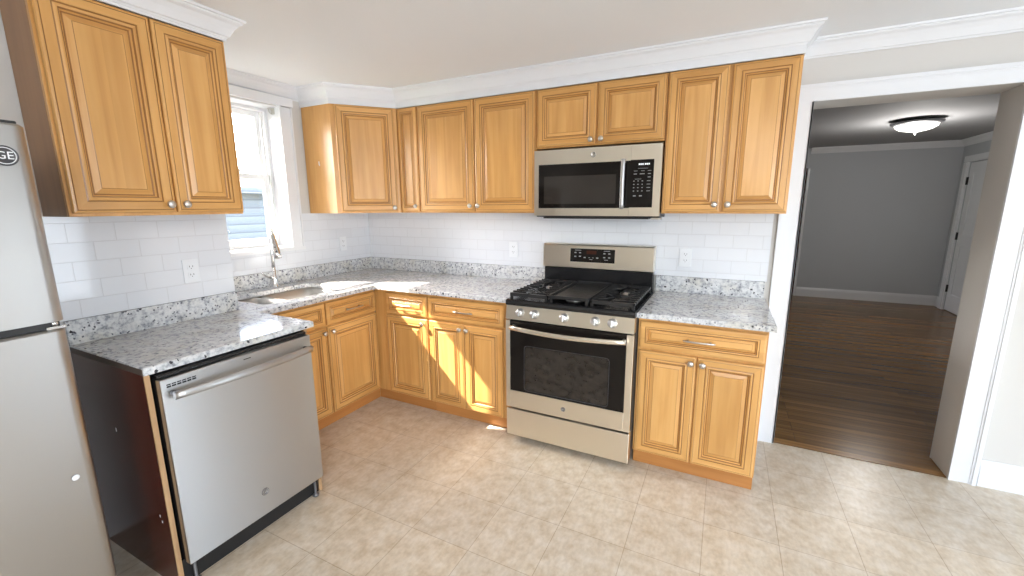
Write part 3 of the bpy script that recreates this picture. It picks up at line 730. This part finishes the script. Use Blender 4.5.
b = B(); slab(b, rrect(1.885, 2.385, .372, .645, .018), 0, .0012, bev=.0004); b.transform(Matrix(((1, 0, 0, 0), (0, 0, -1, -.7091), (0, 1, 0, 0), (0, 0, 0, 1)))); obj('window', b, 'ovenwin', r, world=True)
b = B(); pp = [Vector((p[0], -.7108, p[1])) for p in rrect(1.880, 2.390, .367, .650, .02)]; tube(b, pp+[pp[0]], .0016, 6); obj('window_trim', b, 'markdark', r, world=True)
n = 14; pts = [Vector((X0+.040+(X1-X0-.075)*i/n, -.742-.022*math.sin(PI*i/n)**.7, .762-.010*math.sin(PI*i/n))) for i in range(n+1)]
b = B(); tube(b, pts, .0135, 12, flat=.75, up=(0, 0, 1)); obj('door_handle', b, 'steel_warm', r, world=True)
for p in (pts[0]+Vector((.014, 0, 0)), pts[-1]-Vector((.014, 0, 0))):
    b = B(); tube(b, [(p.x, -.7095, p.z), (p.x, p.y, p.z)], .011, 10); obj('handle_mount', b, 'steel_warm', r, world=True)
badge(r, (2.130, -.7105, .297), (1, 0, 0), (0, 0, 1), .0135, mt_face='greymetal', mt_text='nickel')
b = B(); box(b, X0, X1, -.708, -.656, .052, .228, bev=.004); obj('storage_drawer', b, 'steel_warm', r, world=True)
b = B(); box(b, X0+.02, X1-.02, -.62, -.60, .002, .052); tag(obj('toe_panel', b, 'plastic_black', r, world=True), 'black toe panel')
for sx in (X0+.05, X1-.05):
    b = B(); lathe(b, [(.018, .001), (.018, .01), (.008, .012), (.008, .05)], 12, Matrix.Translation((sx, -.56, 0))); obj('leg', b, 'greymetal', r, world=True)
# slanted control panel
def prism_x(bm, prof, x0, x1, mi=0):
    a = [bm.verts.new((x0, y, z)) for y, z in prof]; c2 = [bm.verts.new((x1, y, z)) for y, z in prof]; n = len(prof)
    for i in range(n): bm.faces.new((a[i], a[(i+1) % n], c2[(i+1) % n], c2[i])).material_index = mi
    bm.faces.new(a[::-1]).material_index = mi; bm.faces.new(c2).material_index = mi
b = B(); prism_x(b, [(-.656, .803), (-.708, .803), (-.696, .888), (-.656, .888)], X0, X1); cp = obj('control_panel', b, 'steel_warm', r, world=True)
nrm = Vector((0, -.085, -.012)).normalized(); nrm = Vector((0, -.990, .14)).normalized()
for kx in (1.852, 1.944, 2.124, 2.303, 2.396):
    o0 = Vector((kx, -.7018, .8475)); M4 = Matrix.Translation(o0) @ nrm.to_track_quat('Z', 'Y').to_matrix().to_4x4()
    b = B(); lathe(b, [(.026, 0), (.026, .004), (.022, .008), (.0205, .026), (.018, .029), (0, .029)], 24, M4)
    kb = obj('knob', b, 'knobwhite', r, world=True)
    b = B(); box(b, -.005, .005, -.019, .019, .0285, .035, bev=.002); b.transform(M4); g2 = obj('grip', b, 'knobwhite', kb); g2.data.transform(r.matrix_world.inverted())
# cooktop
b = B(); prism_x(b, [(-.098, .905), (-.656, .9055), (-.656, .8885), (-.705, .8885), (-.708, .905), (-.703, .918), (-.690, .922), (-.098, .918)], X0-.001, X1+.001); tag(obj('cooktop', b, 'black', r, world=True), 'glossy black cooktop')
burn = [(1.885, -.245), (1.885, -.555), (2.385, -.245), (2.385, -.555), (XC, -.555)]
for bxx, byy in burn:
    b = B(); lathe(b, [(.052, 0), (.050, .008), (.036, .010), (.036, .016), (.0, .016)], 24, Matrix.Translation((bxx, byy, .9195))); q = obj('burner', b, 'nickel', r, world=True)
    b = B(); lathe(b, [(.034, 0), (.034, .007), (.028, .010), (0, .010)], 24, Matrix.Translation((bxx, byy, .9357))); q2 = obj('burner_cap', b, 'iron', q); q2.data.transform(r.matrix_world.inverted())
def grate(gx0, gx1):
    b = B(); z0, z1 = .942, .957; y0, y1 = -.672, -.118; wv_ = .010
    box(b, gx0, gx1, y0, y0+.014, z0-.006, z1, bev=.002); box(b, gx0, gx1, y1-.012, y1, z0, z1, bev=.002)
    box(b, gx0, gx0+.014, y0, y1, z0-.003, z1-.002, bev=.002); box(b, gx1-.012, gx1, y0, y1, z0, z1, bev=.002)
    xm = (gx0+gx1)/2
    for i in range(1, 11):                            # cross fingers, dropping over the outer rails
        y = y0+(y1-y0)*i/11
        ln = .052 if i in (2, 3, 4, 7, 8, 9) else .085
        box(b, gx0-.002, gx0+ln, y-.0035, y+.0035, z0+.001, z1+.004, bev=.0015); box(b, gx1-ln, gx1+.002, y-.004, y+.004, z0+.001, z1+.004, bev=.0015)
    for cy in (-.245, -.555):
        for k in range(4):
            a = PI/4+k*PI/2; tube(b, [(xm+.022*math.cos(a), cy+.022*math.sin(a), z1+.001), (xm+.13*math.cos(a)*.9, cy+.13*math.sin(a)*.9, z1+.001)], .0045, 6)
        tube(b, [(xm, cy-.145, z1), (xm, cy-.03, z1)], .0045, 6); tube(b, [(xm, cy+.03, z1), (xm, cy+.145, z1)], .0045, 6)
    for fx in (gx0+.008, gx1-.008):
        for fy in (y0+.01, y1-.01): box(b, fx-.007, fx+.007, fy-.007, fy+.007, .9205, z0)
    obj('grate', b, 'iron', r, world=True)
grate(1.768, 2.008); grate(2.262, 2.503)
b = B(); box(b, 2.014, 2.256, -.672, -.118, .944, .950, bev=.002)
for a in ((2.014, 2.256, -.672, -.662), (2.014, 2.256, -.128, -.118), (2.014, 2.022, -.662, -.128), (2.248, 2.256, -.662, -.128)): box(b, a[0], a[1], a[2], a[3], .950, .962, bev=.0015)
for fx in (2.03, 2.24):
    for fy in (-.655, -.135): box(b, fx-.008, fx+.008, fy-.008, fy+.008, .9205, .944)
tag(obj('griddle', b, 'iron', r, world=True), 'flat black griddle plate over the middle burner')
# back guard
b = B(); prism_x(b, [(-.030, .905), (-.0975, .905), (-.0975, .925), (-.098, 1.040), (-.030, 1.045)], X0+.004, X0+.748); tag(obj('back_riser', b, 'black', r, world=True), 'black lower back riser')
b = B(); prism_x(b, [(-.030, 1.0455), (-.112, 1.0455), (-.122, 1.050), (-.110, 1.200), (-.102, 1.208), (-.030, 1.208)], X0, X0+.752); obj('back_guard', b, 'steel_warm', r, world=True)
# oven control display on the guard (faces -y, leaning back a little)
gy = lambda z: -.122+(z-1.050)/.150*.012
def face_quad(bm, x0, x1, z0, z1, lift, th=.0008):
    prism_x(bm, [(gy(z0)-lift, z0), (gy(z0)-lift-th, z0), (gy(z1)-lift-th, z1), (gy(z1)-lift, z1)], x0, x1)
b = B(); face_quad(b, 1.956, 2.262, 1.090, 1.180, .0003); pn = tag(obj('control_display', b, 'glassblack', r, world=True), 'black touch panel')
b = B(); face_quad(b, 2.070, 2.138, 1.145, 1.168, .0012, .0003); q = obj('clock_display', b, 'display', pn); q.data.transform(r.matrix_world.inverted())
def mark_quad(x0, x1, z0, z1):
    b = B(); face_quad(b, x0, x1, z0, z1, .0012, .0003); q = obj('key_marking', b, 'mark', pn); q.data.transform(r.matrix_world.inverted())
for x, z in ((1.992, 1.152), (2.025, 1.152), (1.992, 1.126), (2.025, 1.128), (2.192, 1.152), (2.225, 1.152), (2.192, 1.126), (2.225, 1.126), (2.058, 1.121), (2.145, 1.121)): mark_quad(x-.007, x+.007, z-.0035, z+.0035)
for x, z, w in ((2.010, 1.169, .022), (2.208, 1.169, .020), (2.090, 1.121, .005), (2.115, 1.121, .005), (2.102, 1.109, .010), (2.205, 1.110, .013)): mark_quad(x-w, x+w, z-.0016, z+.0016)

# ------------------------------------------------------------------ microwave
MX0, MX1, MZ0, MZ1, MY = 1.762, 2.548, 1.392, 1.812, -.297
r = thing('microwave', 'stainless over-the-range microwave hung above the gas range', 'microwave', ((MX0+MX1)/2, -.15, MZ0))
b = B(); box(b, MX0+.004, MX1-.004, -.262, -.010, MZ0+.004, MZ1-.002); tag(obj('body', b, 'plastic_black', r, world=True), 'dark casing')
b = B(); MD = 2.374
WX0, WX1, WZa, WZb = 1.792, 2.322, 1.452, 1.724
for a in ((MX0, WX0, MZ0+.012, MZ1), (WX1, MD-.0006, MZ0+.012, WZa), (WX0, WX1, MZ0+.012, WZa), (WX0, WX1, WZb, MZ1), (WX1, MD-.0006, WZb, MZ1)): box(b, a[0], a[1], MY, -.2625, a[2], a[3])
obj('door', b, 'steel_warm', r, world=True)
KX0, KX1, KZ0, KZ1 = 2.362, 2.506, 1.455, 1.727
b = B()
for a in ((MD+.0006, KX1, MZ0+.012, KZ0), (KX1, MX1, MZ0+.012, MZ1), (MD+.0006, KX1, KZ1, MZ1)): box(b, a[0], a[1], MY, -.2625, a[2], a[3])
obj('control_frame', b, 'steel_warm', r, world=True)
b = B(); box(b, WX0, WX1, MY+.0015, -.2625, WZa, WZb); tag(obj('door_glass', b, 'glassblack', r, world=True), 'black door glass')
b = B(); box(b, 1.830, 2.292, MY+.0004, MY+.0014, 1.478, 1.650); obj('window', b, 'mwwin', r, world=True)
b = B(); box(b, WX1+.0005, KX1-.0005, MY+.001, -.2625, KZ0, KZ1); kp = tag(obj('keypad', b, 'glassblack', r, world=True), 'black touch keypad')
b = B(); tube(b, [(2.338, MY-.034-.006*math.sin(PI*i/10), 1.447+.285*i/10) for i in range(11)], .0125, 12, flat=.8, up=(1, 0, 0))
obj('handle', b, 'steel', r, world=True)
for z in (1.462, 1.717):
    b = B(); tube(b, [(2.338, MY-.0002, z), (2.338, MY-.034, z)], .009, 10); obj('handle_mount', b, 'steel', r, world=True)
badge(r, (2.150, MY-.0003, 1.770), (1, 0, 0), (0, 0, 1), .0165, mt_face='nickel', mt_text='markdark')
for x in (2.424, 2.434, 2.444, 2.458, 2.468, 2.478):
    b = B(); box(b, x-.0040, x+.0040, MY+.0002, MY+.0008, 1.697, 1.706); q = tag(obj('clock_digit', b, 'mwdigit', kp), 'lit white clock digit'); q.data.transform(r.matrix_world.inverted())
def key(x, z, w, h=.0026):
    b = B(); box(b, x-w, x+w, MY+.0002, MY+.0008, z-h/2, z+h/2); q = obj('key_marking', b, 'mark', kp); q.data.transform(r.matrix_world.inverted())
key(2.445, 1.678, .028, .0018)
for x in (2.405, 2.445, 2.482): key(x, 1.664, .010, .0022)
for x, w in ((2.403, .009), (2.442, .014), (2.482, .008)): key(x, 1.647, w, .004)
key(2.482, 1.628, .008, .004); key(2.420, 1.618, .018, .0018)
for j, z in enumerate((1.607, 1.588, 1.569, 1.550)):
    for x in (2.397, 2.421, 2.445): key(x, z, .0035, .0045)
    key(2.480, z, .010, .0028)
key(2.403, 1.522, .008, .006); key(2.438, 1.522, .008, .006)
b = B(); box(b, MX0+.06, MX1-.06, -.285, -.02, MZ0-.006, MZ0+.0035, bev=.002); tag(obj('underside_grille', b, 'plastic_black', r, world=True), 'black vent on the underside')
b = B(); box(b, MX1-.050, MX1+.004, -.270, -.180, MZ0-.008, MZ0+.003, bev=.003); obj('bracket', b, 'nickel', r, world=True)

# ------------------------------------------------------------------ outlets
def outlet(label, origin, xd, dup_=True):
    r = thing('wall_outlet', label, 'outlet', origin)
    M4 = frame(origin, xd, (0, 0, 1))
    b = B(); box(b, -.036, .036, -.058, .058, 0, .006, bev=.002); b.transform(M4); obj('cover_plate', b, 'plate', r, world=True)
    for zz in (-.020, .020):
        b = B(); slab(b, [(p[0], p[1]) for p in rrect(-.017, .017, zz-.014, zz+.014, .006)], .0062, .0078, bev=.0004); b.transform(M4); q = obj('socket', b, 'plate', r, world=True)
        b = B()
        for sx in (-.007, .007): box(b, sx-.0012, sx+.0012, zz-.001, zz+.007, .0079, .0082)
        lathe(b, [(.0022, .0079), (.0022, .0082)], 10, Matrix.Translation((0, zz-.007, 0))); b.transform(M4); q2 = obj('slot', b, 'slot', q); q2.data.transform(r.matrix_world.inverted())
outlet('white duplex outlet in the tile above the dishwasher counter', (.5150, -1.735, 1.157), (0, 1, 0))
outlet('white outlet on the tiled window wall near the inside corner', (.0085, -.320, 1.162), (0, 1, 0))
outlet('white outlet in the tile just left of the range', (1.468, -.0085, 1.142), (1, 0, 0))
outlet('white duplex outlet in the tile right of the range', (2.686, -.0085, 1.140), (1, 0, 0))

# ------------------------------------------------------------------ added kitchen fill lamp (unseen, behind the camera)
r = thing('ceiling_light', 'round frosted ceiling lamp added as unseen fill behind the viewpoint', 'lamp', (3.2, -3.9, CEIL-.0005))
T = Matrix.Translation((3.2, -3.9, CEIL-.0005))
b = B(); lathe(b, [(.20, 0), (.20, -.030), (.185, -.034), (.10, -.02)], 36, T); obj('rim', b, 'nickel', r, world=True)
b = B(); lathe(b, [(.183, -.035), (.17, -.06), (.12, -.085), (.05, -.096), (0, -.097)], 36, T); obj('glass_bowl', b, 'lampglass', r, world=True)
a_ = area('kitchen_fill_light', (3.2, -3.9, CEIL-.115), (0, 0, 0), .3, .3, 26, (1.0, .98, .95)); a_.data.shape = 'DISK'
ld = bpy.data.lights.new('kitchen_fill_glow', 'POINT'); ld.energy = 26; ld.color = (1, .98, .95); ld.shadow_soft_size = .16  # added glow under the fill lamp, brightens the ceiling
lo = bpy.data.objects.new('kitchen_fill_glow', ld); COL.objects.link(lo); lo.location = (3.2, -3.9, CEIL-.36)

# ------------------------------------------------------------------ far room
r = thing('ceiling_light', 'flush ceiling lamp with frosted bowl glowing in the far room', 'lamp', (4.575, 3.05, CEIL-.0005))
T = Matrix.Translation((4.575, 3.05, CEIL-.0005))
b = B(); lathe(b, [(.08, 0), (.08, -.022), (.20, -.026), (.213, -.030), (.205, -.044), (.180, -.052), (.178, -.048), (.08, -.03)], 40, T); obj('rim', b, 'lamprim', r, world=True)
b = B(); lathe(b, [(.176, -.053), (.165, -.075), (.135, -.095), (.090, -.108), (.050, -.114), (.028, -.122), (.010, -.130), (0, -.131)], 40, T); obj('glass_bowl', b, 'lampglass', r, world=True)
b = B(); lathe(b, [(.010, -.1315), (.014, -.138), (.009, -.146), (.004, -.150), (0, -.151)], 16, T); obj('finial', b, 'chrome', r, world=True)
ld = bpy.data.lights.new('lamp_light', 'POINT'); ld.energy = 30; ld.color = (1, .97, .93); ld.shadow_soft_size = .17
lo = bpy.data.objects.new('lamp_light', ld); COL.objects.link(lo); lo.location = (4.575, 3.05, CEIL-.34)

def panel_door(name, par_label, hinge_y0, hinge_y1, x, z0, z1):
    """two-panel white door in the far room's right wall, facing -x"""
    b = B(); box(b, x+.004, x+.039, hinge_y0+.004, hinge_y1-.004, z0+.006, z1-.004)
    o = struct(name, b, 'white')
    b = B()
    w = hinge_y1-hinge_y0
    for za, zb in ((z0+.22, z0+.92), (z0+1.03, z1-.12)):
        ya, yb = hinge_y0+.12, hinge_y1-.12
        for a in ((ya, yb, za, za+.018), (ya, yb, zb-.018, zb), (ya, ya+.018, za+.018, zb-.018), (yb-.018, yb, za+.018, zb-.018)): box(b, x-.004, x+.004, a[0], a[1], a[2], a[3], bev=.002)
        box(b, x+.0015, x+.0035, ya+.05, yb-.05, za+.05, zb-.05, bev=.001)
    q = obj('door_panel', b, 'white', o)
    for zz in (.306, 1.03, 1.76):
        b = B(); box(b, x-.010, x+.0035, hinge_y1-.012, hinge_y1+.012, zz-.05, zz+.05); tube(b, [(x-.010, hinge_y1, zz-.05), (x-.010, hinge_y1, zz+.05)], .008, 8); obj('hinge', b, 'hinge', o)
    b = B(); lathe(b, [(.026, 0), (.026, .004), (.010, .008), (.010, .03), (.026, .04), (.026, .055), (0, .062)], 18, Matrix.Translation((x+.003, hinge_y0+.07, .95)) @ Matrix.Rotation(-PI/2, 4, 'Y')); obj('door_knob', b, 'nickel', o)
    return o
panel_door('door_1', '', DRY0, DRY1, 5.742, 0.004, 2.0)
b = B(); box(b, 5.712, 5.7395, 5.022, 5.105, 0, 2.005); box(b, 5.722, 5.7395, 5.002, 5.022, 0, 2.005); box(b, 5.722, 5.7395, 4.10, 4.208, 0, 2.005); box(b, 5.712, 5.7395, 4.10, 5.105, 2.012, 2.085); box(b, 5.722, 5.7395, 4.10, 5.105, 2.005, 2.012)
struct('trim_12', b, 'white')
# dark doorway at the left end of the far wall
b = B(); box(b, 3.985, 4.012, 5.225, 5.2495, 0, 2.020); struct('trim_13', b, 'white')
b = B(); box(b, 3.10, 3.984, 5.30, 5.335, 0.004, 2.018); d2 = struct('door_2', b, 'endpanel')
b = B(); lathe(b, [(.026, 0), (.026, .004), (.010, .008), (.010, .03), (.026, .04), (.026, .055), (0, .062)], 18, Matrix.Translation((3.92, 5.2995, 1.0)) @ Matrix.Rotation(PI/2, 4, 'X')); obj('door_knob', b, 'hinge', d2)

# ------------------------------------------------------------------ outside
b = B(); box(b, -30, -.24, -20, 20, -1.6, -1.5); struct('ground', b, 'grass')
r = thing('neighbour_house', 'pale horizontally sided house wall seen through the lower window pane', 'house', (-4.6, -.5, -1.5))
b = B(); box(b, -7.5, -4.6, -4.0, 5.0, -1.499, 1.72); obj('wall', b, 'siding', r, world=True)
b = B(); prism = [(-4.35, 1.70), (-4.35, 1.80), (-6.0, 2.05), (-7.7, 1.80), (-7.7, 1.70)]
va = [b.verts.new((x, -4.3, z)) for x, z in prism]; vb = [b.verts.new((x, 5.3, z)) for x, z in prism]
for i in range(5): b.faces.new((va[i], va[(i+1) % 5], vb[(i+1) % 5], vb[i]))
b.faces.new(va); b.faces.new(vb[::-1]); obj('roof', b, 'siding', r, world=True)
b = B(); rnd = random.Random(3)
def branch(p, d, ln, rad, lev):
    q = p+d*ln; tube(b, [p, (p+q)/2+Vector((rnd.uniform(-.03, .03), rnd.uniform(-.03, .03), 0))*ln, q], [rad, rad*.8, rad*.6], 5)
    if lev == 0: return
    for k in range(3):
        nd = (d+Vector((rnd.uniform(-.7, .7), rnd.uniform(-.7, .7), rnd.uniform(-.15, .5)))).normalized(); branch(q-d*ln*.12*k, nd, ln*rnd.uniform(.6, .8), rad*.55, lev-1)
branch(Vector((-9.5, 4.2, -1.5)), Vector((0, 0, 1)), 2.0, .10, 5)
tag(obj('bare_tree', b, 'bark'), 'bare branching tree beyond the neighbouring house', 'tree')
